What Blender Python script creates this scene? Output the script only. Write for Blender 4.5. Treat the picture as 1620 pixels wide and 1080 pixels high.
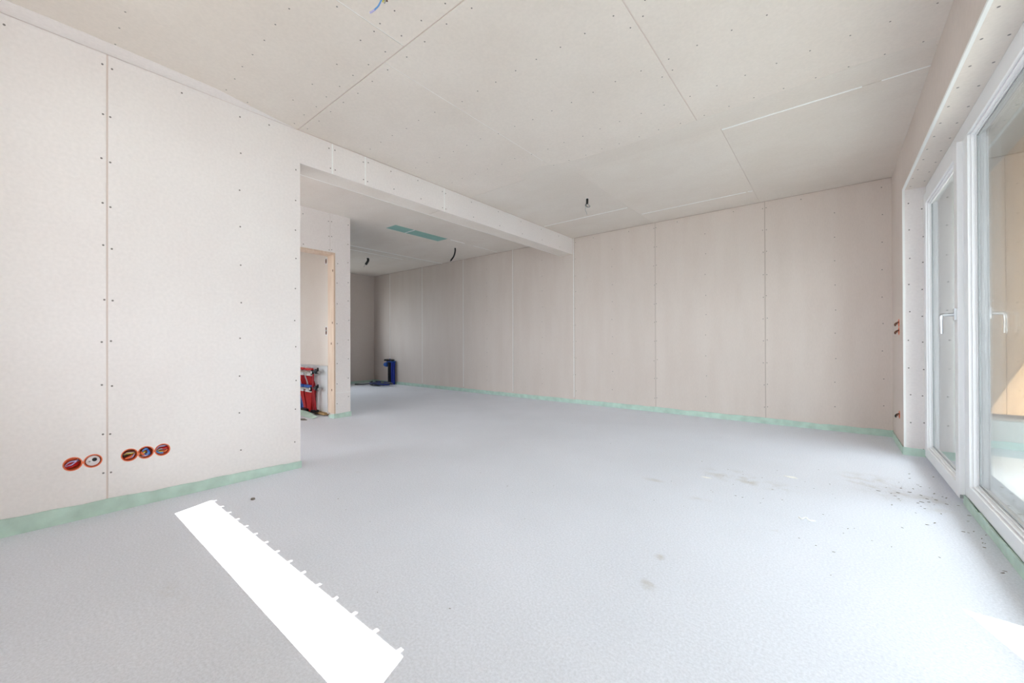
import bpy, bmesh, math, random
from mathutils import Vector, Matrix
random.seed(7)
for o in list(bpy.data.objects): bpy.data.objects.remove(o)
S = bpy.context.scene
COL = S.collection

# ------------------------------------------------------------------ camera
YAW, PITCH, ROLL, FPX = 0.6807747, 0.0034311, -0.0033130, 628.351
CAM = Vector((3.1230, 0.0, 0.9318))
fw = Vector((-math.sin(YAW)*math.cos(PITCH), math.cos(YAW)*math.cos(PITCH), math.sin(PITCH)))
rt = Vector((math.cos(YAW), math.sin(YAW), 0))
up = rt.cross(fw)
r2 = math.cos(ROLL)*rt + math.sin(ROLL)*up
u2 = -math.sin(ROLL)*rt + math.cos(ROLL)*up
cd = bpy.data.cameras.new('camera'); cam = bpy.data.objects.new('camera', cd); COL.objects.link(cam)
cd.sensor_fit = 'HORIZONTAL'; cd.sensor_width = 36; cd.lens = FPX*36/1620; cd.clip_start = 0.02; cd.clip_end = 500
cam.matrix_world = Matrix(((r2.x, u2.x, -fw.x, CAM.x), (r2.y, u2.y, -fw.y, CAM.y), (r2.z, u2.z, -fw.z, CAM.z), (0, 0, 0, 1)))
S.camera = cam

# ------------------------------------------------------------------ world, sun, exposure
w = bpy.data.worlds.new('sky'); S.world = w; w.use_nodes = True
bgn = w.node_tree.nodes['Background']
bgn.inputs[0].default_value = (0.88, 0.935, 1.0, 1); bgn.inputs[1].default_value = 5.0
sd = bpy.data.lights.new('sun', 'SUN'); sd.energy = 9.0; sd.angle = 0.0008; sd.color = (1.0, 0.95, 0.89)
sun = bpy.data.objects.new('sun', sd); COL.objects.link(sun)
sun.rotation_euler = Vector((-0.37, 1.0, -0.80)).to_track_quat('-Z', 'Y').to_euler()
sun.location = (6, -8, 9)
def portal(name, loc, direction, sx, sy):
    d = bpy.data.lights.new(name, 'AREA'); d.shape = 'RECTANGLE'; d.size = sx; d.size_y = sy; d.cycles.is_portal = True
    o = bpy.data.objects.new(name, d); COL.objects.link(o); o.location = loc
    o.rotation_euler = Vector(direction).to_track_quat('-Z', 'Z').to_euler()
portal('sky_portal_terrace', (4.02, 2.565, 1.11), (-1, 0, 0), 4.0, 2.1)
portal('sky_portal_rear', (1.73, -0.94, 1.68), (0, 1, 0), 2.0, 1.54)
portal('sky_portal_utility', (-3.35, -0.94, 1.55), (0, 1, 0), 1.88, 1.28)
portal('sky_portal_corridor', (-.95, -0.94, 1.1), (0, 1, 0), 1.28, 2.18)
portal('sky_portal_alcove', (-5.73, 3.7, 1.55), (1, 0, 0), 1.68, 1.28)
vs = S.view_settings
vs.view_transform = 'Standard'; vs.look = 'None'; vs.gamma = 1; vs.use_curve_mapping = False
vs.exposure = 0.74
S.cycles.max_bounces = 11; S.cycles.diffuse_bounces = 8; S.cycles.glossy_bounces = 6; S.cycles.transparent_max_bounces = 12
S.cycles.sample_clamp_indirect = 12
S.cycles.use_denoising = True

# ------------------------------------------------------------------ dimensions (metres)
H, W, D, K = 2.54, 3.57, 5.353, 5.49
ZB = 2.292           # underside of the beam
ZW = 2.18            # head of the window reveal
TH = 0.004           # joint depth between boards

# ------------------------------------------------------------------ materials
def newmat(name):
    m = bpy.data.materials.new(name); m.use_nodes = True
    return m, m.node_tree.nodes, m.node_tree.links, m.node_tree.nodes['Principled BSDF']
def plain(name, col, rough=0.6, metal=0.0, var=0.0, scale=20, bump=0.0):
    m, n, l, b = newmat(name)
    b.inputs['Base Color'].default_value = (*col, 1); b.inputs['Roughness'].default_value = rough; b.inputs['Metallic'].default_value = metal
    if var or bump:
        tc = n.new('ShaderNodeTexCoord'); nz = n.new('ShaderNodeTexNoise'); nz.inputs['Scale'].default_value = scale; nz.inputs['Detail'].default_value = 5
        l.new(tc.outputs['Object'], nz.inputs['Vector'])
        if var:
            rp = n.new('ShaderNodeValToRGB'); rp.color_ramp.elements[0].position = .3; rp.color_ramp.elements[1].position = .7
            rp.color_ramp.elements[0].color = (*[c*(1-var) for c in col], 1); rp.color_ramp.elements[1].color = (*[min(1, c*(1+var)) for c in col], 1)
            l.new(nz.outputs['Fac'], rp.inputs[0]); l.new(rp.outputs[0], b.inputs['Base Color'])
        if bump:
            bp = n.new('ShaderNodeBump'); bp.inputs['Strength'].default_value = bump; bp.inputs['Distance'].default_value = .003
            l.new(nz.outputs['Fac'], bp.inputs['Height']); l.new(bp.outputs[0], b.inputs['Normal'])
    return m

def gypsum(name, c1, c2, stretch=(1, 1, 1), blotch=0.5):
    """gypsum fibre board: soft mottling, fine paper grain, small per-board tone shift"""
    m, n, l, b = newmat(name)
    tc = n.new('ShaderNodeTexCoord')
    mp = n.new('ShaderNodeMapping'); mp.inputs['Scale'].default_value = stretch; l.new(tc.outputs['Object'], mp.inputs[0])
    big = n.new('ShaderNodeTexNoise'); big.inputs['Scale'].default_value = 1.7; big.inputs['Detail'].default_value = 4; big.inputs['Roughness'].default_value = .55
    l.new(mp.outputs[0], big.inputs['Vector'])
    rp = n.new('ShaderNodeValToRGB'); rp.color_ramp.elements[0].position = .36; rp.color_ramp.elements[1].position = .66
    rp.color_ramp.elements[0].color = (*c1, 1); rp.color_ramp.elements[1].color = (*c2, 1); l.new(big.outputs['Fac'], rp.inputs[0])
    fine = n.new('ShaderNodeTexNoise'); fine.inputs['Scale'].default_value = 60; fine.inputs['Detail'].default_value = 5; l.new(mp.outputs[0], fine.inputs['Vector'])
    mr = n.new('ShaderNodeMapRange'); mr.inputs[1].default_value = .25; mr.inputs[2].default_value = .75; mr.inputs[3].default_value = .965; mr.inputs[4].default_value = 1.03
    l.new(fine.outputs['Fac'], mr.inputs[0])
    oi = n.new('ShaderNodeObjectInfo'); mo = n.new('ShaderNodeMapRange'); mo.inputs[3].default_value = .975; mo.inputs[4].default_value = 1.02; l.new(oi.outputs['Random'], mo.inputs[0])
    mu = n.new('ShaderNodeMath'); mu.operation = 'MULTIPLY'; l.new(mr.outputs[0], mu.inputs[0]); l.new(mo.outputs[0], mu.inputs[1])
    vm = n.new('ShaderNodeVectorMath'); vm.operation = 'SCALE'; l.new(rp.outputs[0], vm.inputs[0]); l.new(mu.outputs[0], vm.inputs['Scale'])
    l.new(vm.outputs[0], b.inputs['Base Color'])
    b.inputs['Roughness'].default_value = .72; b.inputs['Specular IOR Level'].default_value = .3
    bp = n.new('ShaderNodeBump'); bp.inputs['Strength'].default_value = .12; bp.inputs['Distance'].default_value = .002
    l.new(fine.outputs['Fac'], bp.inputs['Height']); l.new(bp.outputs[0], b.inputs['Normal'])
    return m
M = {}
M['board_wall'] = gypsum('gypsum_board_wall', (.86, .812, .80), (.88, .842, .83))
M['board_dimmed'] = gypsum('gypsum_board_dimmed', (.695, .612, .562), (.725, .648, .60), (3.0, 1, .5))  # same board as the left wall, its dimmer lighting put into the colour
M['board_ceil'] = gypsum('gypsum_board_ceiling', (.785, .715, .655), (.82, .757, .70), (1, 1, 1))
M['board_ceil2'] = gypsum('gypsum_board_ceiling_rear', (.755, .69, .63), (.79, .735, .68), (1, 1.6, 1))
M['joint'] = plain('joint_bed', (.76, .665, .62), .9)
M['joint_dark'] = plain('joint_bed_back', (.52, .45, .405), .9)
M['filler'] = plain('white_filler', (.95, .95, .94), .8, var=.04, scale=40)
M['bead'] = plain('white_corner_bead', (.90, .91, .90), .5)
M['core'] = plain('raw_masonry', (.55, .52, .49), .9)
M['screw'] = plain('screw_head', (.23, .21, .20), .5, .3)
M['mint'] = plain('mint_foam', (.53, .685, .605), .85, var=.12, scale=11, bump=.3)
M['teal'] = plain('teal_membrane', (.25, .47, .43), .6, var=.05, scale=8)
M['pvc'] = plain('white_pvc', (.86, .87, .89), .32)
M['anthracite'] = plain('anthracite_aluminium', (.055, .058, .062), .45)
M['pvcseal'] = plain('grey_seal', (.30, .31, .32), .6)
M['steel'] = plain('brushed_steel', (.62, .64, .67), .3, .9)
M['orange'] = plain('orange_plastic', (.85, .20, .085), .5)
M['black'] = plain('black_plastic', (.012, .012, .014), .45)
M['red'] = plain('red_plastic', (.58, .012, .016), .4)
M['darkred'] = plain('dark_red_hose', (.42, .01, .02), .45)
M['blue'] = plain('blue_plastic', (.02, .12, .52), .4)
M['navy'] = plain('navy_pipe', (.008, .03, .34), .4)
M['lilac'] = plain('lilac_wire', (.50, .47, .78), .5)
M['skyblue'] = plain('pale_blue_wire', (.12, .33, .72), .5)
M['yellow'] = plain('yellow_wire', (.70, .62, .10), .5)
M['brown'] = plain('brown_wire', (.16, .06, .03), .5)
M['greyw'] = plain('grey_wire', (.42, .42, .42), .6)
M['white'] = plain('white_plastic', (.85, .85, .87), .4)
M['metal_white'] = plain('white_enamel', (.80, .83, .85), .35)
M['nickel'] = plain('nickel', (.72, .70, .64), .25, .85)
M['coil'] = plain('dark_hose', (.04, .055, .07), .5, var=.3, scale=6)
M['ply'] = plain('plywood_edge', (.42, .27, .12), .8, var=.15)
M['plinth'] = plain('blue_grey_plinth', (.17, .22, .24), .75, var=.05, scale=4)
M['terrace'] = plain('pale_terrace_slab', (.40, .41, .40), .8, var=.05, scale=6)
M['render'] = plain('grey_facade', (.13, .13, .125), .8, var=.05)
M['roofm'] = plain('roof_underside', (.66, .60, .52), .8, var=.04)
M['ground'] = plain('gravel_ground', (.22, .22, .20), .95, var=.15, scale=3)
M['crumb'] = plain('dark_dirt', (.20, .18, .16), .9)

def wood(name, c1, c2, sc):
    m, n, l, b = newmat(name)
    tc = n.new('ShaderNodeTexCoord'); mp = n.new('ShaderNodeMapping'); mp.inputs['Scale'].default_value = sc
    l.new(tc.outputs['Object'], mp.inputs[0])
    nz = n.new('ShaderNodeTexNoise'); nz.inputs['Scale'].default_value = 6; nz.inputs['Detail'].default_value = 6; nz.inputs['Distortion'].default_value = .6
    l.new(mp.outputs[0], nz.inputs['Vector'])
    rp = n.new('ShaderNodeValToRGB'); rp.color_ramp.elements[0].position = .3; rp.color_ramp.elements[1].position = .72
    rp.color_ramp.elements[0].color = (*c1, 1); rp.color_ramp.elements[1].color = (*c2, 1)
    l.new(nz.outputs['Fac'], rp.inputs[0]); l.new(rp.outputs[0], b.inputs['Base Color']); b.inputs['Roughness'].default_value = .65
    return m
M['pine'] = wood('pine_jamb', (.68, .51, .39), (.80, .66, .54), (5, 5, .5))
M['larch'] = wood('larch_cladding', (.30, .185, .09), (.42, .27, .145), (6, 6, .5))
M['knot'] = plain('wood_knot', (.16, .07, .03), .8)

def glass(name):
    m, n, l, b = newmat(name); n.remove(b)
    out = n['Material Output']
    lw = n.new('ShaderNodeLayerWeight'); lw.inputs['Blend'].default_value = .5
    pw = n.new('ShaderNodeMath'); pw.operation = 'POWER'; pw.inputs[1].default_value = 5; l.new(lw.outputs['Facing'], pw.inputs[0])
    ma = n.new('ShaderNodeMath'); ma.operation = 'MULTIPLY_ADD'; ma.inputs[1].default_value = .96; ma.inputs[2].default_value = .04; l.new(pw.outputs[0], ma.inputs[0])
    tr = n.new('ShaderNodeBsdfTransparent'); tr.inputs[0].default_value = (.97, .985, .98, 1)
    gl = n.new('ShaderNodeBsdfGlossy'); gl.inputs['Roughness'].default_value = .0; gl.inputs[0].default_value = (1, 1, 1, 1)
    mx = n.new('ShaderNodeMixShader'); l.new(ma.outputs[0], mx.inputs[0]); l.new(tr.outputs[0], mx.inputs[1]); l.new(gl.outputs[0], mx.inputs[2])
    l.new(mx.outputs[0], out.inputs['Surface'])
    return m
M['glass'] = glass('window_glass')

def floor_mat():
    m, n, l, b = newmat('screed_floor')
    tc = n.new('ShaderNodeTexCoord')
    def noise(sc, det=4, rough=.5):
        z = n.new('ShaderNodeTexNoise'); z.inputs['Scale'].default_value = sc; z.inputs['Detail'].default_value = det; z.inputs['Roughness'].default_value = rough
        l.new(tc.outputs['Object'], z.inputs['Vector']); return z
    big = noise(1.1, 5); fine = noise(115, 4, .75); mid = noise(9, 5, .6)
    rp = n.new('ShaderNodeValToRGB'); rp.color_ramp.elements[0].position = .32; rp.color_ramp.elements[1].position = .68
    rp.color_ramp.elements[0].color = (.755, .785, .86, 1); rp.color_ramp.elements[1].color = (.805, .835, .915, 1); l.new(big.outputs['Fac'], rp.inputs[0])
    mr = n.new('ShaderNodeMapRange'); mr.inputs[1].default_value = .3; mr.inputs[2].default_value = .7; mr.inputs[3].default_value = .86; mr.inputs[4].default_value = 1.10; l.new(fine.outputs['Fac'], mr.inputs[0])
    vm = n.new('ShaderNodeVectorMath'); vm.operation = 'SCALE'; l.new(rp.outputs[0], vm.inputs[0]); l.new(mr.outputs[0], vm.inputs['Scale'])
    cur = vm.outputs[0]
    sepn = n.new('ShaderNodeSeparateXYZ'); l.new(tc.outputs['Object'], sepn.inputs[0])
    # dusty brown scuffs trodden into the screed: (x, y, radius x, radius y, strength)
    spots = [(2.56, 3.12, .26, .20, .55), (2.75, 3.05, .30, .16, .45), (3.30, 3.55, .24, .30, .50), (3.40, 3.35, .18, .22, .45), (2.565, 1.52, .05, .06, .75), (2.53, 1.74, .035, .045, .7),
             (2.89, 2.35, .06, .04, .75), (2.51, 2.53, .14, .05, .35), (0.42, 1.55, .10, .05, .3), (3.56, 3.30, .10, .30, .5), (1.2, .35, .18, .06, .25), (2.2, 2.7, .16, .06, .35)]
    for sx, sy, rx, ry, st in spots:
        ax = n.new('ShaderNodeMath'); ax.operation = 'MULTIPLY_ADD'; ax.inputs[1].default_value = 1/rx; ax.inputs[2].default_value = -sx/rx; l.new(sepn.outputs[0], ax.inputs[0])
        ay = n.new('ShaderNodeMath'); ay.operation = 'MULTIPLY_ADD'; ay.inputs[1].default_value = 1/ry; ay.inputs[2].default_value = -sy/ry; l.new(sepn.outputs[1], ay.inputs[0])
        cb = n.new('ShaderNodeCombineXYZ'); l.new(ax.outputs[0], cb.inputs[0]); l.new(ay.outputs[0], cb.inputs[1])
        ln = n.new('ShaderNodeVectorMath'); ln.operation = 'LENGTH'; l.new(cb.outputs[0], ln.inputs[0])
        fa = n.new('ShaderNodeMapRange'); fa.interpolation_type = 'SMOOTHSTEP'; fa.inputs[1].default_value = 1.0; fa.inputs[2].default_value = .1; l.new(ln.outputs['Value'], fa.inputs[0])
        mm = n.new('ShaderNodeMapRange'); mm.inputs[1].default_value = .47; mm.inputs[2].default_value = .68; l.new(mid.outputs['Fac'], mm.inputs[0])
        pr = n.new('ShaderNodeMath'); pr.operation = 'MULTIPLY'; l.new(fa.outputs[0], pr.inputs[0]); l.new(mm.outputs[0], pr.inputs[1])
        p2 = n.new('ShaderNodeMath'); p2.operation = 'MULTIPLY'; p2.inputs[1].default_value = st; l.new(pr.outputs[0], p2.inputs[0])
        mx = n.new('ShaderNodeMix'); mx.data_type = 'RGBA'; l.new(p2.outputs[0], mx.inputs[0]); l.new(cur, mx.inputs[6]); mx.inputs[7].default_value = (.50, .46, .405, 1)
        cur = mx.outputs[2]
    l.new(cur, b.inputs['Base Color']); b.inputs['Roughness'].default_value = .62; b.inputs['Specular IOR Level'].default_value = .35
    bp = n.new('ShaderNodeBump'); bp.inputs['Strength'].default_value = .55; bp.inputs['Distance'].default_value = .003
    l.new(fine.outputs['Fac'], bp.inputs['Height']); l.new(bp.outputs[0], b.inputs['Normal'])
    return m
M['floor'] = floor_mat()

# ------------------------------------------------------------------ mesh helpers
class MB:
    def __init__(s): s.v = []; s.f = []; s.sm = []
    def add(s, vs_, fs, smooth=False):
        k = len(s.v); s.v += [tuple(v) for v in vs_]
        for f in fs: s.f.append([i+k for i in f]); s.sm.append(smooth)
        return s
    def box(s, x0, x1, y0, y1, z0, z1):
        return s.add([(x0,y0,z0),(x1,y0,z0),(x1,y1,z0),(x0,y1,z0),(x0,y0,z1),(x1,y0,z1),(x1,y1,z1),(x0,y1,z1)],
                     [(0,3,2,1),(4,5,6,7),(0,1,5,4),(1,2,6,5),(2,3,7,6),(3,0,4,7)])
    def prism(s, poly, mapf, t0, t1):
        n = len(poly); a = [mapf(u, v, t0) for u, v in poly]; b = [mapf(u, v, t1) for u, v in poly]
        return s.add(a+b, [list(range(n))[::-1], list(range(n, 2*n))] + [(i, (i+1) % n, n+(i+1) % n, n+i) for i in range(n)])
    def tube(s, pts, r, seg=8, rad=None, cap=True):
        pts = [Vector(p) for p in pts]; n = len(pts); rings = []; prev = None
        for i, p in enumerate(pts):
            t = (pts[min(i+1, n-1)] - pts[max(i-1, 0)]).normalized()
            if prev is None:
                a = Vector((0,0,1)) if abs(t.z) < .9 else Vector((1,0,0)); nrm = t.cross(a).normalized()
            else: nrm = (prev - t*prev.dot(t)).normalized()
            prev = nrm; bn = t.cross(nrm); rr = rad[i] if rad else r
            rings.append([p + (nrm*math.cos(2*math.pi*k/seg) + bn*math.sin(2*math.pi*k/seg))*rr for k in range(seg)])
        vs_ = [q for g in rings for q in g]; fs = []
        for i in range(n-1):
            for k in range(seg):
                fs.append((i*seg+k, i*seg+(k+1) % seg, (i+1)*seg+(k+1) % seg, (i+1)*seg+k))
        s.add(vs_, fs, True)
        if cap: s.add(rings[0], [list(range(seg))[::-1]]); s.add(rings[-1], [list(range(seg))])
        return s
    def lathe(s, prof, origin, axis, seg=20, smooth=True):
        axis = Vector(axis).normalized(); a = Vector((0,0,1)) if abs(axis.z) < .9 else Vector((1,0,0))
        u = axis.cross(a).normalized(); v = axis.cross(u); o = Vector(origin); vs_ = []; fs = []
        for r, h in prof:
            for k in range(seg):
                an = 2*math.pi*k/seg; vs_.append(o + axis*h + (u*math.cos(an)+v*math.sin(an))*max(r, 1e-5))
        for i in range(len(prof)-1):
            for k in range(seg): fs.append((i*seg+k, i*seg+(k+1) % seg, (i+1)*seg+(k+1) % seg, (i+1)*seg+k))
        return s.add(vs_, fs, smooth)
    def build(s, name, mat, parent=None, bevel=0, normals=True):
        me = bpy.data.meshes.new(name); me.from_pydata(s.v, [], s.f); me.materials.append(M[mat] if isinstance(mat, str) else mat)
        me.polygons.foreach_set('use_smooth', s.sm)
        if normals:
            bm = bmesh.new(); bm.from_mesh(me); bmesh.ops.recalc_face_normals(bm, faces=bm.faces); bm.to_mesh(me); bm.free()
        me.update()
        o = bpy.data.objects.new(name, me); COL.objects.link(o)
        if parent:
            o.parent = parent
            o.matrix_parent_inverse = Matrix.Translation(-parent.location) if parent.type == 'EMPTY' else Matrix()
        if bevel:
            b = o.modifiers.new('bevel', 'BEVEL'); b.width = bevel; b.segments = 2; b.limit_method = 'ANGLE'
        return o
def spline(pts, n=8):
    P = [Vector(p) for p in pts]; P = [2*P[0]-P[1]] + P + [2*P[-1]-P[-2]]; out = []
    for i in range(1, len(P)-2):
        for k in range(n):
            t = k/n; a, b, c, d = P[i-1], P[i], P[i+1], P[i+2]
            out.append(.5*((2*b)+(c-a)*t+(2*a-5*b+4*c-d)*t*t+(-a+3*b-3*c+d)*t**3))
    out.append(P[-2]); return out
def tag(o, label, cat, group=None, kind=None):
    o['label'] = label; o['category'] = cat
    if group: o['group'] = group
    if kind: o['kind'] = kind
    return o
def thing(name, loc, label, cat, group=None, kind=None):
    o = bpy.data.objects.new(name, None); COL.objects.link(o); o.location = loc; o.empty_display_size = .05
    return tag(o, label, cat, group, kind)
# plane maps: (u, v, depth-out-of-surface) -> xyz
MX = lambda x, sgn: (lambda u, v, t: (x+sgn*t, u, v))       # u=y v=z
MY = lambda y, sgn: (lambda u, v, t: (u, y+sgn*t, v))       # u=x v=z
MZ = lambda z, sgn: (lambda u, v, t: (u, v, z+sgn*t))       # u=x v=y
def rect(u0, u1, v0, v1): return [(u0, v0), (u1, v0), (u1, v1), (u0, v1)]
def board(parent, mapf, poly, mat, th=TH, name='board', inset=0.0):
    return MB().prism(poly, mapf, -th, 0).build(name, mat, parent)
def screws(parent, mapf, pts, r=.0055):
    mb = MB()
    for u, v in pts:
        u += random.uniform(-.006, .006); v += random.uniform(-.008, .008)
        mb.prism([(u+r*math.cos(k*math.pi/3), v+r*math.sin(k*math.pi/3)) for k in range(6)], mapf, -.001, .0007)
    o = mb.build('screw_heads', 'screw', parent); o['kind'] = 'stuff'; return o
def cut(o, cutters):
    """cut round holes into a mesh object (cutters: list of (centre, axis, radius, length))"""
    mb = MB()
    for c, ax, r, L in cutters:
        mb.lathe([(0, -L/2), (r, -L/2), (r, L/2), (0, L/2)], c, ax, 24, False)
    k = mb.build('cutter', 'core')
    bm = bmesh.new(); bm.from_mesh(k.data); bmesh.ops.remove_doubles(bm, verts=bm.verts, dist=1e-4); bmesh.ops.recalc_face_normals(bm, faces=bm.faces); bm.to_mesh(k.data); bm.free()
    m = o.modifiers.new('holes', 'BOOLEAN'); m.object = k; m.operation = 'DIFFERENCE'; m.solver = 'EXACT'
    bpy.context.view_layer.update()
    me = bpy.data.meshes.new_from_object(o.evaluated_get(bpy.context.evaluated_depsgraph_get()))
    o.modifiers.clear(); o.data = me; bpy.data.objects.remove(k)
def line(u0, v0, u1, v1, step, off=0.0):
    L = math.hypot(u1-u0, v1-v0); n = max(1, round((L-2*off)/step)); out = []
    for i in range(n+1):
        t = (off + (L-2*off)*i/n)/L; out.append((u0+(u1-u0)*t, v0+(v1-v0)*t))
    return out
G = .0034      # half joint width

# ================================================================== THE SHELL
# ---- floor
fl = MB().box(-5.7, 3.71, -.95, 5.6, -.12, 0).build('floor', 'floor'); tag(fl, 'pale grey screed floor with dusty scuffs', 'floor', kind='structure')

# ---- left wall with the beam over the wide opening
YO = 1.322
wl = MB().prism([(-.6, 0), (YO-.004, 0), (YO-.004, ZB+.006), (5.36, ZB+.006), (5.36, 2.6), (-.6, 2.6)], lambda u, v, t: (t, u, v), -.206, -TH).build('wall_left', 'joint')
tag(wl, 'pale gypsum board wall ending at a wide opening under a beam', 'wall', kind='structure')
A = MX(0, 1); YS = .298
b1 = board(wl, A, rect(-.6, YS-.004, .02, H-.004), 'board_wall')
b2 = board(wl, A, [(YS+.004, .02), (YO, .02), (YO, ZB), (1.571-.005, ZB), (1.571-.005, H-.004), (YS+.004, H-.004)], 'board_wall')
for y0, y1 in ((1.571+.005, 1.86-.005), (1.86+.005, 2.752-.005), (2.752+.005, D)):
    board(wl, A, rect(y0, y1, ZB, H-.004), 'board_wall')
for y in (1.571, 1.86, 2.752):
    MB().box(-TH, .0008, y-.0055, y+.0055, ZB+.002, H-.004).build('joint_filler', 'filler', wl)
SOF = MZ(ZB, -1)
for y0, y1 in ((YO, 2.70), (2.706, D)):
    board(wl, SOF, rect(-.2065, -TH-.0004, y0, y1), 'board_ceil2', .006)
MB().box(-.2115, -.2065, YO, D, ZB-.0012, ZB+.02).build('edge_bead', 'filler', wl)
board(wl, MY(YO, 1), rect(-.206, -TH, 0, ZB), 'board_wall')          # end of the wall
sc = []
for z in (2.479, 2.201, 1.955, 1.704, 1.47, 1.184, .95, .707, .444, .225):
    sc += [(YS-.017, z), (YS+.017, z-.006)]
for z in [2.473-.2513*i for i in range(10)]: sc.append((.932, z))
for z in (2.235, 2.0, 1.78, 1.561, 1.34, 1.10, .90, .66, .44, .2): sc.append((1.287, z))
sc += [(.626, 2.488), (1.116, 2.487), (-.05, 2.488), (-.3, 2.49)]
for z in (2.2, 1.95, 1.7, 1.45, 1.2, .95, .7, .45, .2): sc.append((-.33, z))
for y in (1.571, 1.86, 2.752): sc += [(y-.022, 2.49), (y+.022, 2.49), (y-.022, 2.33), (y+.022, 2.33)]
for y in (2.12, 2.42, 3.15, 3.6, 4.05, 4.5, 4.95): sc += [(y, 2.50), (y+.03, 2.345)]
screws(wl, A, sc, .0052)

# ---- back wall, running on into the kitchen alcove
wb = MB().box(-K-.2, 4.03, D+TH, 5.6, -.06, 2.6).build('wall_back', 'joint_dark')
tag(wb, 'long beige gypsum board wall opposite with upright joints, dimmer light toned into it', 'wall', kind='structure')
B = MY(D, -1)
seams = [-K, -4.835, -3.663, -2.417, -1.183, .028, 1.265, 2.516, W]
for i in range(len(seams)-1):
    board(wb, B, rect(seams[i]+(G if i else 0), seams[i+1]-(G if i < len(seams)-2 else 0), .02, H-.005), 'board_dimmed')
sc = []
for x in seams[5:-1]:
    for z in [2.46-.2525*i for i in range(10)]: sc += [(x-.017, z), (x+.017, z+.006)]
for x in (3.135, 1.888, .647, -.575, -1.8): sc += [(x, 2.53-.2525*i) for i in range(1, 10)]
for x in (3.50,): sc += [(x, 2.46-.27*i) for i in range(9)]
for x in (.35, .9, 1.55, 2.2, 2.85): sc.append((x, 2.485))
screws(wb, B, sc, .0052)
for x in (.028-.014, -1.183-.008, -2.417, -3.663, -4.835):
    MB().box(x-.005, x+.004, D-.002, D+TH, .09, H).build('joint_filler', 'filler', wb)

# ---- alcove end wall
we = MB(); AY0, AY1, AZ0, AZ1 = 2.85, 4.55, .9, 2.2
for y0, y1, z0, z1 in ((-.6, AY0, 0, 2.6), (AY1, 5.6, 0, 2.6), (AY0, AY1, 0, AZ0), (AY0, AY1, AZ1, 2.6)): we.box(-K-.25, -K-TH, y0, y1, z0, z1)
we = we.build('wall_alcove', 'joint'); tag(we, 'short far wall at the dark end of the alcove', 'wall', kind='structure')
for y0, y1, z0, z1 in ((-.6, AY0, .02, H), (AY1+.003, D, .02, H), (AY0+.003, AY1, .02, AZ0), (AY0+.003, AY1, AZ1, H)): board(we, MX(-K, 1), rect(y0, y1, z0, z1), 'board_dimmed')
wn = thing('window_4', (-K-.12, 3.6, AZ0), 'unseen white window added to bring daylight into the alcove', 'window', kind='structure')  # invented opening out of view, brightens the dark alcove
f = MB()
for y0, y1, z0, z1 in ((AY0, AY1, AZ0, AZ0+.06), (AY0, AY1, AZ1-.06, AZ1), (AY0, AY0+.06, AZ0+.06, AZ1-.06), (AY1-.06, AY1, AZ0+.06, AZ1-.06)): f.box(-K-.16, -K-.09, y0, y1, z0, z1)
f.build('frame', 'pvc', wn); MB().box(-K-.128, -K-.122, AY0+.06, AY1-.06, AZ0+.06, AZ1-.06).build('pane', 'glass', wn)

# ---- partition with the door to the utility room, and the utility wall behind it
PX = -1.705
wp = MB().box(PX-.145, PX-TH, -.6, 1.55, 0, 2.6).box(PX-.145, PX-TH, 1.55, 2.50, 2.05, 2.6).box(PX-.145, PX-TH, 2.462, 2.656, 0, 2.05).build('wall_partition', 'joint')
tag(wp, 'narrow partition of gypsum board around the utility doorway', 'wall', kind='structure')
C = MX(PX, 1)
board(wp, C, rect(-.6, 1.53, .02, H), 'board_wall')
board(wp, C, rect(1.535, 2.395, 2.045, H), 'board_wall')
board(wp, C, [(2.398, 2.045), (2.463, 2.045), (2.463, .315), (2.66, .315), (2.66, H), (2.398, H)], 'board_wall')
board(wp, C, rect(2.463, 2.66, .02, .310), 'board_wall')
MB().box(PX-TH, PX-.0006, 2.463, 2.66, .310, .316).build('joint_filler', 'filler', wp)
board(wp, MY(2.66, 1), rect(PX-.145, PX-TH, .02, H), 'board_wall')
sc = [(2.635, 2.45-.245*i) for i in range(10)] + [(2.488, 1.93-.25*i) for i in range(8)] + [(2.08, 2.46), (2.38, 2.44), (2.415, 2.44), (2.38, 2.25), (2.415, 2.25), (2.08, 2.1), (2.38, 2.09), (2.415, 2.09)]
screws(wp, C, sc, .006)
wu = MB().box(-K, PX-.145, 2.504, 2.66, 0, 2.6).build('wall_utility', 'joint'); tag(wu, 'side wall of the utility room seen through the doorway', 'wall', kind='structure')
UW = MY(2.50, -1)
board(wu, UW, rect(-2.95, PX-.145, .645, H), 'board_ceil'); board(wu, UW, rect(-K, -2.955, .02, H), 'board_wall')
board(wu, MY(2.66, 1), rect(-K, PX-.145, .02, H), 'board_dimmed')
for z, hh in ((2.005, .035), (1.125, .022), (1.070, .026)):            # cable cut-outs beside the jamb
    ho = MB().prism([(-2.02+.018*math.cos(a*math.pi/6), z+hh*math.sin(a*math.pi/6)) for a in range(12)], UW, -.003, .0012).build('cable_hole', 'brown', wu); ho['label'] = 'brown cable hole cut beside the jamb'
    MB().prism([(-2.02+.032*math.cos(a*math.pi/6), z+(hh+.014)*math.sin(a*math.pi/6)) for a in range(12)], UW, -.003, .0006).build('hole_collar', 'white', wu)
d1 = thing('door_1', (PX, 2.44, 0), 'rough pine lining of the doorless utility doorway', 'door frame', kind='structure')
MB().box(PX-.15, PX+.002, 2.44, 2.462, .06, 2.06).build('jamb', 'pine', d1, .002)
MB().box(PX-.15, PX+.002, 1.55, 1.572, 0, 2.06).build('jamb', 'pine', d1, .002)
MB().box(PX-.15, PX+.002, 1.572, 2.44, 2.035, 2.06).build('lintel', 'pine', d1, .002)
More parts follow.
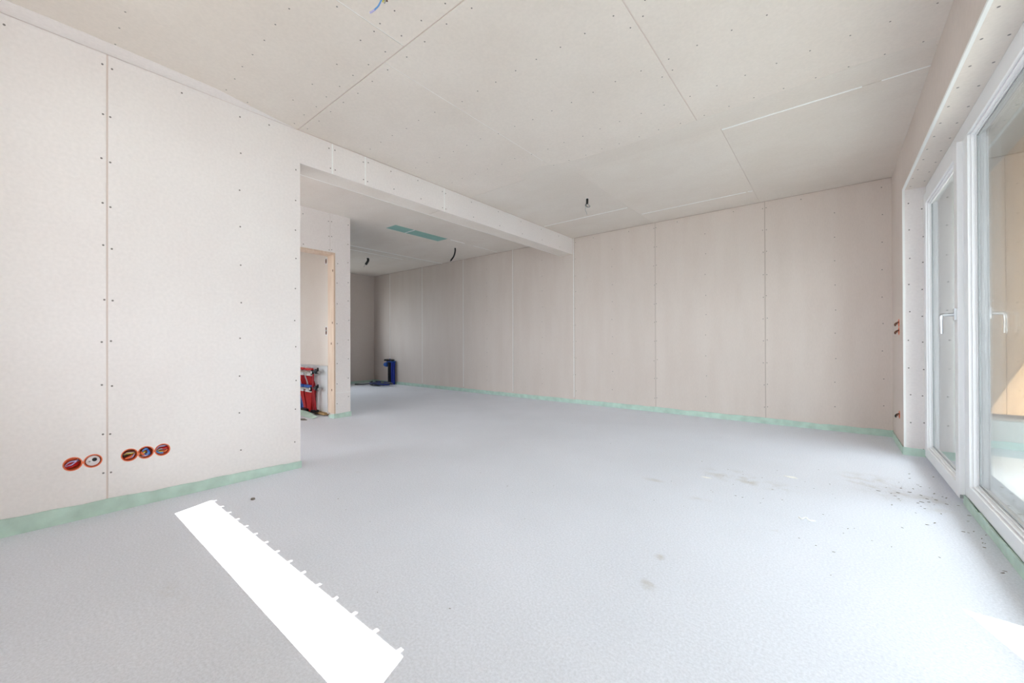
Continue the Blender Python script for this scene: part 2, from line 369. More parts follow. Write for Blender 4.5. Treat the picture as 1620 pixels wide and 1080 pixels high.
for x, z in ((PX-.02, 1.84), (PX-.03, 1.19), (PX-.06, .93), (PX-.05, .35)):
    MB().prism([(x+.010*math.cos(a*math.pi/4), z+.016*math.sin(a*math.pi/4)) for a in range(8)], MY(2.44, -1), -.001, .0006).build('knot', 'knot', d1)

# ---- ceiling
ce = MB().box(-K-.25, 4.03, -.95, 5.6, H+TH, 2.75).build('ceiling', 'joint'); tag(ce, 'ceiling of large gypsum boards with open joints and screw rows', 'ceiling', kind='structure')
Z = MZ(H, -1); E2 = .0035
def cb(x0, x1, y0, y1, m='board_ceil'):
    return board(ce, Z, rect(x0, x1, y0, y1), m)
Y1, Y2 = 1.305, 3.12
cb(0, 1.32-.0015, -.6, Y1-E2); cb(1.32+.0015, 2.57-.0015, -.6, Y1-E2); cb(2.57+.0015, W, -.6, Y1-E2)
cb(0, 1.13-.0012, Y1+E2, Y2-.001); cb(1.13+.0012, 2.36-E2, Y1+E2, Y2-.001); cb(2.36+E2, W, Y1+E2, Y2-.001)
cb(0, 1.235, Y2+.001, 4.545-.003, 'board_ceil2'); cb(0, 1.235, 4.545+.003, D, 'board_ceil2')
cb(1.2365, 2.47-.002, Y2+.001, 4.89-.003, 'board_ceil2'); cb(1.2365, 2.47-.002, 4.89+.003, D, 'board_ceil2')
cb(2.47+.002, W, Y2+.001, 3.335-.003, 'board_ceil2'); cb(2.47+.002, W, 3.335+.003, D, 'board_ceil2')
def cfill(x0, x1, y0, y1, p=.0008): MB().box(x0, x1, y0, y1, H-p, H+TH).build('joint_filler', 'filler', ce)
cfill(.02, 1.217, 4.538, 4.552, .003); cfill(1.262, 2.40, 4.883, 4.897, .003); cfill(2.415, 2.46, 4.883, 4.897, .003)
cfill(2.472, 3.27, 3.327, 3.342, .002); cfill(3.36, W, 3.329, 3.340, .0015)
cfill(1.1305, 1.133, Y1+.01, 2.9, .0004); cfill(1.3205, 1.324, -.5, Y1-.01, .0004)
# shallow trowelled filler along the cross joint
def smear(pts, p=.0006): MB().prism(pts, Z, -.001, p).build('filler_smear', 'board_ceil2', ce)
smear([(.75, 3.03), (1.05, 2.98), (1.3, 3.06), (1.8, 3.10), (2.4, 3.08), (3.0, 3.07), (3.56, 3.05), (3.56, 3.30), (2.5, 3.31), (1.6, 3.30), (1.1, 3.28), (.8, 3.2)])
# thin packing strip against the left wall
st = MB().prism([(0, -.6), (.125, -.6), (.126, .25), (.107, .76), (.02, 1.18), (0, Y1-.01)], Z, 0, .002).build('packing_strip', 'board_wall', ce)
# alcove ceiling boards
for x0, x1 in ((-K, -3.302), (-3.298, -3.035), (-3.025, -1.735), (-1.50, -.21)): board(ce, Z, rect(x0, x1, -.6, D), 'board_ceil2')
board(ce, Z, rect(-1.735, -1.50, -.6, 3.20), 'board_ceil2'); board(ce, Z, rect(-1.735, -1.50, 4.14, D), 'board_ceil2')
t_ = MB().box(-1.735, -1.50, 3.20, 4.14, H+.0015, H+TH+.001).build('membrane_window', 'teal', ce); t_['label'] = 'teal membrane showing in a slot of the alcove ceiling'
MB().box(-1.735, -1.50, 3.515, 3.527, H-.001, H+TH).build('slot_bar', 'filler', ce)
cfill(-3.040, -3.020, 2.66, D, .004); cfill(-3.306, -3.292, 2.66, 4.6, .004); cfill(-1.506, -1.494, 4.2, 4.5, .004); cfill(-1.505, -1.497, 4.7, D-.05, .004)
sc = []
for y, x0 in ((.31, .13), (.812, .13), (1.84, 1.2), (2.31, 1.12), (2.745, 1.12), (3.04, 1.15)):
    sc += line(x0, y, 3.52, y, .157, .01)
for y in (1.84, 2.31, 2.745): sc += line(.1, y-.03, 1.02, y-.03, .17, .05)
sc += line(.06, Y1-.05, 3.5, Y1-.05, .16, .01) + line(.06, Y1+.05, 3.5, Y1+.05, .17, .01)
sc += [(x, Y1-.17) for x in (.35, .62, .9, 1.18, 1.48, 1.75)]
for y in (.4, .95, 1.15): sc += [(1.285, y), (1.36, y-.02)]
for y in (1.5, 1.95, 2.45): sc += [(2.325, y), (2.395, y-.03)]
for y in (-.3, .0, .2, .5, .7, .95): sc.append((.09, y))
screws(ce, Z, sc, .0043)
ce2 = [(x, y) for y in (3.3, 3.9, 4.5) for x in (-.6, -1.1)]
screws(ce, Z, ce2, .005)

# ---- right wall with the long terrace window
WY0, WY1 = .55, 4.585
wr = MB().prism([(-.95, -.06), (WY0-.006, -.06), (WY0-.006, ZW+.006), (WY1+.006, ZW+.006), (WY1+.006, -.06), (5.6, -.06), (5.6, 2.75), (-.95, 2.75)], lambda u, v, t: (t, u, v), W+TH, 4.03).build('wall_right', 'render')
tag(wr, 'gypsum board wall with the deep reveal of the terrace window', 'wall', kind='structure')
R_ = MX(W, -1)
br = board(wr, R_, rect(WY1, D, .02, H), 'board_dimmed'); board(wr, R_, rect(-.6, WY0, .02, H), 'board_dimmed')
board(wr, R_, rect(WY0, WY1, ZW, H), 'board_dimmed')
board(wr, MY(WY1, -1), rect(W, 3.712, .02, ZW), 'board_wall', .006, 'reveal_board')
board(wr, MY(WY0, 1), rect(W, 3.712, .02, ZW), 'board_wall', .006, 'reveal_board')
board(wr, MZ(ZW, -1), rect(W, 3.712, WY0, WY1), 'board_ceil', .006, 'reveal_board')
sc = [(W+.035, 2.07-.225*i) for i in range(10)] + [(W+.115, 2.0-.215*i) for i in range(10)]
screws(wr, MY(WY1, -1), sc, .0055)
sc = [(W+.035, 4.5-.2*i) for i in range(19)] + [(W+.11, 4.42-.21*i) for i in range(18)]
screws(wr, MZ(ZW, -1), sc, .0055)
t1 = thing('trim_1', (W, WY1, 0), 'white corner bead edging the window reveal', 'trim', kind='structure')
MB().box(W-.0015, W+.013, WY1-.0025, WY1+.003, .06, ZW).build('upright_bead', 'bead', t1)
MB().box(W-.0015, W+.013, WY0, WY1, ZW-.0025, ZW+.010).build('head_bead', 'bead', t1)
MB().box(W-.0015, W+.013, WY0-.003, WY0+.0025, .06, ZW).build('upright_bead', 'bead', t1)

# ---- rear wall behind the camera, with its two parapet windows
RH = 2.46
RX0, RX1, UX0, UX1, SZ = .72, 2.74, -4.3, -2.4, .904
wq = MB(); HX0, HX1 = -1.6, -.3
for x0, x1, z0, z1 in ((-K-.25, UX0, -.06, 2.75), (UX1, HX0, -.06, 2.75), (HX1, RX0, -.06, 2.75), (HX0, HX1, 2.2, 2.75), (HX0, HX1, -.06, 0), (RX1, 4.03, -.06, 2.75), (UX0, UX1, -.06, SZ), (RX0, RX1, -.06, SZ), (UX0, UX1, 2.2, 2.75), (RX0, RX1, RH, 2.75)):
    wq.box(x0, x1, -.95, -.6, z0, z1)
wq = wq.build('wall_rear', 'board_wall'); tag(wq, 'gypsum board wall behind the viewer with parapet windows', 'wall', kind='structure')
for i, (x0, x1) in enumerate(((RX0, RX1), (UX0, UX1))):
    wn = thing('window_%d' % (i+2), ((x0+x1)/2, -.8, SZ), ('wide white parapet window behind the viewer', 'white parapet window of the utility room')[i], 'window', kind='structure')
    f = MB()
    hz_ = (RH, 2.2)[i]
    for a, b_, c, d in ((x0, x1, SZ-.001, SZ+.05), (x0, x1, hz_-.07, hz_), (x0, x0+.02, SZ+.05, hz_-.07), (x1-.02, x1, SZ+.05, hz_-.07)): f.box(a, b_, -.86, -.79, c, d)
    f.build('frame', 'pvc', wn)
    MB().box(x0+.02, x1-.02, -.83, -.824, SZ+.05, hz_-.07).build('pane', 'glass', wn)
d2 = thing('door_corridor_fill', ((HX0+HX1)/2, -.8, 0), 'unseen glazed white door added to bring daylight up the corridor', 'door', kind='structure')  # added out of view as daylight fill for corridor and alcove
f = MB()
for a, b_, c, d in ((HX0, HX1, 0, .06), (HX0, HX1, 2.12, 2.2), (HX0, HX0+.07, .06, 2.12), (HX1-.07, HX1, .06, 2.12)): f.box(a, b_, -.86, -.79, c, d)
f.build('frame', 'pvc', d2); MB().box(HX0+.07, HX1-.07, -.83, -.824, .06, 2.12).build('pane', 'glass', d2)

# ---- terrace window
FX = 3.705
w1 = thing('window_1', (FX, 2.5, 0), 'long white terrace window with a sash and a fixed pane', 'window', kind='structure')
fr = MB(); FB, FT, MS0, MS1 = .052, 2.168, 3.315, 3.455
def members(mb, x0, x1):
    mb.box(x0, x1, WY0, WY1-.01, FT-.085, FT+.012)             # head
    mb.box(x0, x1, WY0+.075, MS0, FB, FB+.072)                 # bottom rail
    mb.box(x0, x1, MS1, WY1-.085, 0.005, .06)                  # door threshold
    mb.box(x0, x1, MS0, MS1, FB, FT-.085)                      # mullion
    mb.box(x0, x1, WY0, WY0+.075, FB, FT-.085); mb.box(x0, x1, WY1-.085, WY1-.01, .005, FT-.085)
    return mb
fr = members(fr, FX, FX+.040).build('frame', 'pvc', w1, .003)
oc = members(MB(), FX+.0405, 3.785).build('outer_cladding', 'anthracite', w1); oc['label'] = 'dark grey outer face of the window frame'
gx = FX+.036
bd = MB()                                                      # stepped glazing beads of the fixed pane
def ringbox(mb, x0, x1, y0, y1, z0, z1, s0, s1):               # square ring between insets s0 and s1
    mb.box(x0, x1, y0+s0, y0+s1, z0+s0, z1-s0).box(x0, x1, y1-s1, y1-s0, z0+s0, z1-s0).box(x0, x1, y0+s1, y1-s1, z0+s0, z0+s1).box(x0, x1, y0+s1, y1-s1, z1-s1, z1-s0)
y0, y1, z0, z1 = WY0+.075, MS0, FB+.072, FT-.085
ringbox(bd, FX+.014, gx, y0, y1, z0, z1, 0, .010); ringbox(bd, FX+.028, gx, y0, y1, z0, z1, .010, .020)
bd.build('glazing_bead', 'pvc', fr, .002)
sl = MB(); y0, y1, z0, z1 = WY0+.075, MS0, FB+.072, FT-.085
sl.box(gx-.003, gx+.002, y1-.028, y1-.021, z0, z1).box(gx-.003, gx+.002, y0, y1, z0+.021, z0+.027).box(gx-.003, gx+.002, y0, y1, z1-.027, z1-.021)
sl.build('seal', 'pvcseal', fr)
for dx in (0, .022): MB().box(gx+dx, gx+dx+.004, WY0+.08, MS0-.005, FB+.08, FT-.09).build('pane', 'glass', w1)
MB().box(FX+.01, FX+.06, WY0, MS1, .0, FB).build('sill_packing', 'mint', w1)
SX = 3.680; sy0, sy1, sz0, sz1 = 3.405, 4.490, .028, 2.085; sw = .078
sa = MB()
for mb_, x0, x1 in ((sa, SX, SX+.036),):
    mb_.box(x0, x1, sy0, sy0+sw, sz0, sz1).box(x0, x1, sy1-sw, sy1, sz0, sz1).box(x0, x1, sy0+sw, sy1-sw, sz0, sz0+sw).box(x0, x1, sy0+sw, sy1-sw, sz1-sw, sz1)
sa = sa.build('sash', 'pvc', w1, .004)
sc_ = MB(); x0, x1 = SX+.0365, SX+.062
sc_.box(x0, x1, sy0+.02, sy0+sw, sz0+.04, sz1-.02).box(x0, x1, sy1-sw, sy1-.02, sz0+.04, sz1-.02).box(x0, x1, sy0+sw, sy1-sw, sz0+.04, sz0+sw).box(x0, x1, sy0+sw, sy1-sw, sz1-sw, sz1-.02)
sc_.build('outer_cladding', 'anthracite', sa)
bd = MB(); a0, a1, c0, c1 = sy0+sw, sy1-sw, sz0+sw, sz1-sw
ringbox(bd, SX+.012, SX+.033, a0, a1, c0, c1, 0, .010); ringbox(bd, SX+.024, SX+.033, a0, a1, c0, c1, .010, .020)
bd.build('glazing_bead', 'pvc', sa, .002)
sl = MB(); sl.box(SX+.030, SX+.036, a0, a1, c0+.019, c0+.025).box(SX+.030, SX+.036, a1-.025, a1-.019, c0, c1).box(SX+.030, SX+.036, a0+.019, a0+.025, c0, c1)
sl.build('seal', 'pvcseal', sa)
for dx in (0, .022): MB().box(SX+.034+dx, SX+.038+dx, a0, a1, c0, c1).build('pane', 'glass', sa)
hy, hz = 3.442, 1.09
hd = MB()
hd.box(SX-.010, SX, hy-.016, hy+.016, hz-.034, hz+.034)
hd.tube([(SX-.008, hy, hz), (SX-.05, hy, hz-.002)], .0095, 12)
hd.tube(spline([(SX-.044, hy, hz+.001), (SX-.056, hy, hz-.003), (SX-.060, hy, hz-.018), (SX-.060, hy, hz-.112)], 6), .0095, 12)
hd = hd.build('handle', 'steel', sa, .0015); hd['label'] = 'brushed metal window handle pointing down'
MB().box(SX+.004, SX+.024, sy0-.007, sy0-.0005, .030, .050).build('hinge_cover', 'pvcseal', sa)

# ---- mint edge insulation strips along the floor
def edge_strip(name, pts, nrm, hs, label, seed=0, th=.007, lean=.006, step=.035):
    rnd = random.Random(seed); P0, P1 = Vector(pts[0]), Vector(pts[1]); L = (P1-P0).length; n = max(2, int(L/step)); nv = Vector(nrm); vs_ = []; off = 0; hz_ = 0
    for i in range(n+1):
        t = i/n; b = P0.lerp(P1, t)
        hz_ = hz_*.8 + rnd.uniform(-.0018, .0018); off = max(0, min(lean, off*.85 + rnd.uniform(-.002, .0022)))
        if rnd.random() < .03: hz_ -= .006
        h = hs[0]+(hs[1]-hs[0])*t + hz_ + .0012*math.sin(i*.9+seed)
        fo = .003*(.5+.5*math.sin(i*.37+seed*2)) + rnd.uniform(0, .0012)
        base = [b, b+nv*(th+fo), b+nv*(th+off)+Vector((0, 0, h)), b+nv*(off*.8+.0005)+Vector((0, 0, h))]
        vs_ += [tuple(q) for q in base]
    fs = [(0, 1, 2, 3), tuple(4*n+k for k in (3, 2, 1, 0))]
    for i in range(n):
        for k in range(4): fs.append((4*i+k, 4*i+(k+1) % 4, 4*i+4+(k+1) % 4, 4*i+4+k))
    o = MB().add(vs_, fs).build(name, 'mint'); return tag(o, label, 'edge strip', kind='structure')
edge_strip('baseboard_left', ((0, -.6, 0), (0, YO+.004, 0)), (1, 0, 0), (.10, .052), 'mint foam edge strip under the left wall with sockets', 3)
edge_strip('baseboard_back', ((W, D, 0), (-K, D, 0)), (0, -1, 0), (.068, .062), 'mint foam edge strip along the whole back wall', 5)
edge_strip('baseboard_right', ((W, WY1-.002, 0), (W, D, 0)), (-1, 0, 0), (.062, .066), 'mint foam edge strip under the short wall beside the reveal', 8)
edge_strip('baseboard_reveal', ((W-.006, WY1, 0), (3.70, WY1, 0)), (0, -1, 0), (.066, .062), 'mint foam edge strip at the foot of the window reveal', 4)
edge_strip('baseboard_window', ((3.705, WY0, 0), (3.705, MS1-.05, 0)), (-1, 0, 0), (.056, .052), 'mint foam edge strip below the fixed terrace pane', 6)
edge_strip('baseboard_partition', ((PX, 2.44, 0), (PX, 2.668, 0)), (1, 0, 0), (.055, .062), 'mint foam edge strip wrapped round the narrow partition foot', 9)
edge_strip('baseboard_jamb', ((PX+.006, 2.452, 0), (PX-.13, 2.452, 0)), (0, -1, 0), (.055, .03), 'mint foam edge strip at the pine jamb foot', 10, .012, .012)
edge_strip('baseboard_alcove', ((-K, D, 0), (-K, 2.66, 0)), (1, 0, 0), (.06, .05), 'mint foam edge strip under the alcove end wall', 12)

# ================================================================== OUTSIDE
gr = MB().box(-60, 60, -60, 60, -.5, -.3).build('ground', 'ground'); tag(gr, 'gravel ground around the house', 'ground', kind='structure')
te = MB().box(4.03, 9.0, -3.5, 5.42, -.3, -.06).build('terrace_floor', 'terrace'); tag(te, 'pale sunlit terrace slab outside the window', 'terrace', kind='structure')
wo = MB().box(4.03, 9.0, 5.345, 5.6, -.3, 2.9).build('wall_outside', 'render'); tag(wo, 'larch clad house wall closing off the terrace', 'wall', kind='structure')
pl = MB().box(4.03, 9.0, 5.30, 5.345, -.06, .245).build('plinth', 'plinth', wo)
x = 4.03; px0 = None
while x < 8.9:
    p_ = MB().box(x+.002, x+.118, 5.30, 5.345, .305, 2.85) if px0 is None else None
    if p_: px0 = p_.build('plank', 'larch', wo); xs = x
    else:
        q = px0.copy(); COL.objects.link(q); q.parent = wo; q.location.x = x-xs
    x += .12
gw = MB().box(8.9, 9.1, -3.5, 5.6, -.3, 3.1).build('wall_daylight_block', 'plinth'); tag(gw, 'tall unseen wall added to cut daylight at the terrace window', 'wall', kind='structure')  # added out of view to hold back low sky light
tr = MB().box(4.03, 5.246, -1.25, 5.6, 2.65, 2.80).build('terrace_roof', 'roofm'); tag(tr, 'flat roof slab over the terrace', 'roof', kind='structure')
ev = MB().box(-K, 4.03, -2.588, -.95, 2.656, 2.80).build('roof_eave', 'roofm'); tag(ev, 'deep board lined eave over the rear windows', 'roof', kind='structure')
x = -1.0; p0 = None
while x < 3.98:
    if p0 is None: p0 = MB().box(x+.009, x+.122, -2.60, -.95, 2.652, 2.656).build('plank', 'larch', ev); xs = x
    else: q = p0.copy(); COL.objects.link(q); q.parent = ev; q.location.x = x-xs
    x += .131

# ================================================================== THINGS
# ---- flush socket boxes in the left wall
BY = [.170, .244, .388, .457, .531]; BZ = .30
cut(b1, [((0, y, BZ), (1, 0, 0), .0315, .2) for y in BY[:2]]); cut(b2, [((0, y, BZ), (1, 0, 0), .0315, .2) for y in BY[2:]])
cut(wl, [((0, y, BZ), (1, 0, 0), .0315, .16) for y in BY])
def socket(pos, nrm, side, label, wires, cover=None, tab=None, group=None, cat='socket box'):
    """pos: centre on wall face; nrm: into the room; side: along the wall"""
    P = Vector(pos); N = Vector(nrm); T = Vector(side); U = Vector((0, 0, 1))
    t = thing('socket_box', pos, label, cat, group)
    MB().lathe([(.0312, -.002), (.0312, .0022), (.0352, .0018), (.0362, -.0005)], P, N, 28).build('rim', 'orange', t)
    MB().lathe([(.0310, .001), (.0305, -.058), (.0, -.058)], P, N, 24).build('cup', 'orange', t)
    if tab:
        c = P+T*tab*.0365
        v = [c+T*a*.006+U*b*.006+N*h for h in (.0004, .0022) for a, b in ((-1, -1), (1, -1), (1, 1), (-1, 1))]
        MB().add(v, [(0, 1, 2, 3), (4, 5, 6, 7), (0, 1, 5, 4), (1, 2, 6, 5), (2, 3, 7, 6), (3, 0, 4, 7)]).build('coupling', 'orange', t)
    for col, pts, r in wires:
        MB().tube(spline([P+T*a+U*b+N*c for a, b, c in pts], 7), r, 8).build('wire', col, t)
    if cover:
        MB().lathe([(0, -.004), (.026, -.004), (.0275, -.007), (.0275, -.02)], P, N, 24).build('cover', 'white', t)
        MB().lathe([(0, .004), (.009, .003), (.0095, -.004)], P+T*.006+U*.006, N, 14).build('cable_gland', 'black', t)
        MB().lathe([(0, .0005), (.004, .0005), (.004, -.004)], P-T*.012-U*.001, N, 10).build('cover_screw', 'greyw', t)
    return t
def loop(a, b, h, d0, ph=0): # a fat loop of wire curled up inside the box
    return [(a*math.cos(ph+k*.75), b*math.sin(ph+k*.75)+h, d0+.010*math.sin(k*1.3)) for k in range(8)]
def run(z0, z1, d=-.012, bow=.008): return [(-.026, z0, d-.012), (-.012, (z0+z1)/2+bow, d), (.008, z1+bow*.4, d+.004), (.024, z1, d-.014)]
grp = 'flush socket boxes in the left wall'
NX, TY = (1, 0, 0), (0, 1, 0)
socket((0, BY[0], BZ), NX, TY, 'open orange socket box with lilac and red wires, farthest from the opening', [
    ('lilac', run(-.008, .010), .004), ('lilac', [(-.024, -.012, -.02), (-.006, -.004, -.004), (.012, .010, -.006), (.02, .018, -.022)], .0035), ('red', run(-.016, -.004), .0042), ('orange', run(.004, .020, -.018), .004), ('darkred', run(.012, .024, -.024), .005), ('red', [(-.02, -.02, -.012), (0, -.012, -.004), (.02, -.006, -.015)], .004)], tab=1, group=grp)
socket((0, BY[1], BZ), NX, TY, 'socket box closed by a white cover with a black cable gland', [], cover=True, group=grp)
socket((0, BY[2], BZ), NX, TY, 'open socket box with black, grey and orange wires just past the board joint', [
    ('black', [(-.029, .0, -.006), (-.02, -.004, -.004), (-.006, .002, -.01), (.01, .002, -.02)], .005), ('greyw', run(-.002, .008), .004), ('orange', [(-.016, -.018, -.008), (0, -.014, -.004), (.014, -.006, -.016)], .0055), ('brown', run(.012, .018, -.02), .005), ('lilac', [(-.004, -.024, -.02), (.012, -.014, -.006), (.022, .0, -.018)], .0035), ('yellow', run(-.006, .004, -.008), .003), ('darkred', run(.002, .022, -.026), .005)], tab=1, group=grp)
socket((0, BY[3], BZ), NX, TY, 'open socket box filled with thick blue wires, middle of the three', [
    ('skyblue', loop(.012, .016, .004, -.010, 1.0), .0048), ('blue', [(.0, .024, -.02), (.01, .008, -.004), (.016, -.012, -.010), (.004, -.022, -.02)], .0052), ('orange', [(-.02, .006, -.02), (-.014, -.006, -.004), (-.004, -.016, -.014)], .005), ('brown', [(-.022, .012, -.022), (-.008, .016, -.008), (.004, .022, -.02)], .0048), ('greyw', run(-.014, -.018, -.016, -.006), .004), ('yellow', [(-.022, -.01, -.02), (-.008, .0, -.006), (.004, .004, -.02)], .0035), ('lilac', [(-.016, -.02, -.02), (0, -.02, -.008), (.02, -.012, -.018)], .0035)], tab=1, group=grp)
socket((0, BY[4], BZ), NX, TY, 'open socket box with red and pale blue wires, closest to the opening', [
    ('red', [(-.012, .004, -.02), (.006, .006, -.004), (.022, .008, -.010), (.026, -.004, -.02)], .0052), ('lilac', run(.006, .018, -.012), .0042), ('skyblue', [(-.026, -.006, -.016), (-.014, -.016, -.006), (.004, -.02, -.012)], .0045), ('greyw', run(-.008, .0, -.010), .004), ('orange', [(.002, -.012, -.02), (.014, -.010, -.005), (.026, -.002, -.02)], .005), ('yellow', run(-.004, -.01, -.018, -.004), .003), ('brown', run(.014, .022, -.026), .005)], group=grp)
# ---- socket boxes on the short wall beside the reveal
cut(br, [((W, 4.86, z), (1, 0, 0), .0315, .1) for z in (1.095, 1.024, .29)]); cut(wr, [((W, 4.86, z), (1, 0, 0), .0315, .16) for z in (1.095, 1.024, .29)])
g2 = 'socket boxes beside the window reveal'
for z, lb, cl in ((1.095, 'upper of two stacked orange socket boxes beside the window reveal', 'brown'), (1.024, 'lower of two stacked orange socket boxes beside the window reveal', 'brown'), (.29, 'low orange socket box with dangling dark wires beside the window reveal', 'black')):
    socket((W, 4.86, z), (-1, 0, 0), (0, -1, 0), lb, [(cl, [(-.01, .01, -.02), (-.005, .004, .012), (.002, -.012, .026), (.004, -.026, .022)], .006), ('brown', [(.012, .012, -.02), (.01, .006, .010), (.012, -.014, .018)], .005), ('orange', run(.012, .016, -.004), .006)], group=g2)

# ---- cable outlets hanging from the ceilings
def outlet(loc, label, black, wires, r):
    t = thing('ceiling_cable', loc, label, 'cable', 'lamp cables hanging from the ceilings'); P = Vector(loc)
    b = MB().tube(spline([P+Vector(q) for q in black], 8), r, 12).build('conduit', 'black', t)
    MB().lathe([(r*1.5, -.0005), (r*1.5, -.002), (r*1.02, -.003)], P, (0, 0, 1), 14).build('collar', 'filler', t)
    for c, pts, rr in wires: MB().tube(spline([P+Vector(q) for q in pts], 7), rr, 8).build('wire', c, t)
    return t
outlet((.991, 3.976, H), 'short black conduit with a knot of wires hanging over the main room', [(0, 0, .002), (0, 0, -.03), (-.003, 0, -.062)], [
    ('greyw', [(-.003, 0, -.055), (.012, .012, -.072), (.022, .016, -.088), (.006, .004, -.098), (-.016, -.01, -.085), (-.01, -.006, -.07)], .006),
    ('black', [(-.003, 0, -.055), (-.016, -.012, -.075), (.0, 0, -.092), (.02, .014, -.096)], .005),
    ('greyw', [(-.003, 0, -.06), (-.014, -.010, -.105), (-.018, -.012, -.125), (-.008, -.006, -.155), (-.002, 0, -.18)], .0028)], .0125)
outlet((-3.70, 4.11, H), 'short thick black conduit hanging deep in the dark alcove', [(0, 0, .002), (.004, .003, -.05), (-.03, -.025, -.125)], [('greyw', [(-.03, -.025, -.12), (-.05, -.04, -.15), (-.06, -.05, -.17)], .004)], .022)
outlet((-1.844, 4.613, H), 'long curved black conduit hanging near the alcove back wall', [(0, 0, .002), (.0, .0, -.06), (-.018, -.014, -.14), (-.058, -.046, -.215)], [('black', [(-.058, -.046, -.21), (-.066, -.052, -.228)], .006)], .0125)
outlet((1.525, 1.043, H), 'ceiling cable with pale blue and yellow wire ends near the corner joint', [(0, 0, .002), (0, 0, -.014)], [
    ('skyblue', [(0, 0, -.012), (-.006, -.004, -.030), (-.013, -.006, -.040), (-.033, -.006, -.050), (-.055, -.012, -.060)], .0034), ('lilac', [(-.053, -.0115, -.059), (-.066, -.016, -.063), (-.078, -.020, -.065)], .0040),
    ('yellow', [(0, 0, -.012), (-.004, .004, -.028), (-.009, .003, -.038)], .0034), ('brown', [(0, 0, -.012), (.004, .014, -.022), (.000, .020, -.030)], .0036), ('greyw', [(.002, 0, -.012), (-.002, .012, -.03), (-.008, .010, -.040)], .003)], .010)

# ---- heating manifold in its open wall cabinet
mf = thing('heating_manifold', (-2.38, 2.50, .09), 'red and blue underfloor heating manifold in a white open cabinet', 'manifold')
cbx = MB(); X0, X1, Z0, Z1 = -2.93, -1.93, .03, .640
cbx.box(X0, X1, 2.497, 2.502, Z0, Z1); cbx.box(X0, X1, 2.470, 2.497, Z1-.004, Z1); cbx.box(X1-.004, X1, 2.470, 2.497, Z0, Z1)
cbx.build('cabinet', 'metal_white', mf)
def bar(x0, x1, z, y, r, mat, nm): return MB().tube([(x0, y, z), (x1, y, z)], r, 14).build(nm, mat, mf)
YM = 2.435
bar(-2.90, -2.24, .547, YM, .016, 'nickel', 'supply_bar'); bar(-2.90, -2.29, .328, YM, .016, 'nickel', 'return_bar')
for i, (x, c) in enumerate(((-2.86, 'navy'), (-2.79, 'navy'), (-2.725, 'blue'), (-2.655, 'red'), (-2.60, 'red'), (-2.545, 'darkred'), (-2.435, 'red'), (-2.385, 'red'), (-2.335, 'red'), (-2.29, 'darkred'))):
    # flow meters: red cap over the supply bar
    MB().lathe([(.0, .0), (.016, .0), (.022, .004), (.022, .028), (.014, .034), (.0, .034)], (x, YM, .570), (0, 0, 1), 12).build('flow_meter', 'red', mf)
    MB().lathe([(.010, 0), (.010, .012), (.013, .014), (.013, .022), (0, .022)], (x, YM, .602), (0, 0, 1), 10).build('meter_cap', 'white', mf)
    MB().lathe([(.0, .0), (.020, .0), (.020, .018), (.014, .022), (.014, .034), (0, .034)], (x, YM-.002, .500), (0, 0, 1), 6, False).build('union_nut', 'white' if i % 3 else 'nickel', mf)
    # blue caps on the return bar
    MB().lathe([(0, 0), (.022, 0), (.027, .004), (.027, .026), (.018, .034), (0, .034)], (x, YM-.004, .342), (0, 0, 1), 12).build('valve_cap', 'blue', mf)
    MB().lathe([(.0, .0), (.020, .0), (.020, .018), (.014, .022), (.014, .032), (0, .032)], (x, YM-.002, .282), (0, 0, 1), 6, False).build('union_nut', 'white', mf)
    bx = -2.41+(x+2.48)*.52 if c in ('red', 'darkred') else x+.14
    # supply hoses drop behind the return bar, return hoses fan in below it
    MB().tube(spline([(x, YM-.002, .505), (x, YM+.012, .46), (x, YM+.034, .39), (x, YM+.044, .30), ((x+bx)/2, YM+.038, .16), (bx+.01, YM+.02, .035)], 5), .0125, 8).build('hose', c, mf)
    MB().tube(spline([(x, YM-.002, .286), (x+(bx-x)*.2, YM-.004, .22), (x+(bx-x)*.7, YM-.004, .12), (bx, YM-.006, .03)], 5), .0135, 8).build('hose', 'blue' if i == 3 else 'red' if c == 'darkred' else c, mf)
for x, z in ((-2.235, .550), (-2.280, .330)):                       # dial gauges
    g = MB().lathe([(0, 0), (.030, 0), (.032, -.004), (.032, -.02), (0, -.02)], (x, YM-.030, z), (0, -1, 0), 20).build('gauge', 'black', mf)
    MB().lathe([(0, .0015), (.017, .0015), (.018, 0)], (x, YM-.030, z), (0, -1, 0), 16).build('dial', 'white', g)
for z in (.568, .350):                                              # ball valves with butterfly handles
    v = MB().tube([(-2.24, YM, z-.01), (-2.10, YM, z-.01)], .021, 10).build('ball_valve', 'black', mf)
    MB().lathe([(0, -.03), (.016, -.03), (.022, -.01), (.022, .012), (.014, .03), (0, .03)], (-2.135, YM-.016, z), (0, 0, 1), 12).box(-2.17, -2.08, YM-.045, YM-.030, z-.007, z+.010).build('valve_handle', 'coil', v)
    MB().tube([(-2.10, YM, z-.01), (-2.055, YM, z-.01)], .017, 8).build('coupling', 'greyw', mf)
    MB().lathe([(0, 0), (.012, 0), (.012, .035), (.006, .04), (0, .04)], (-2.115, YM, z+.008), (0, 0, 1), 10).build('vent_cap', 'black', mf)
for x0, x1 in ((-2.215, -2.20), (-2.185, -2.145)):
    MB().tube(spline([(x0, YM-.012, .53 if x0 < -2.2 else .33), (x0+.004, YM-.02, .28), ((x0+x1)/2, YM-.015, .16), (x1, YM-.012, .06)], 6), .0125, 8).build('hose', 'darkred', mf)
for x, r in ((-2.42, .085), (-2.17, .045)):
    MB().box(x-r, x+r, YM-.05, YM+.02, .03, .062).build('hose_bracket', 'black', mf)
MB().box(-2.93, -1.95, 2.44, 2.497, .012, .034).build('base_board', 'ply', mf)

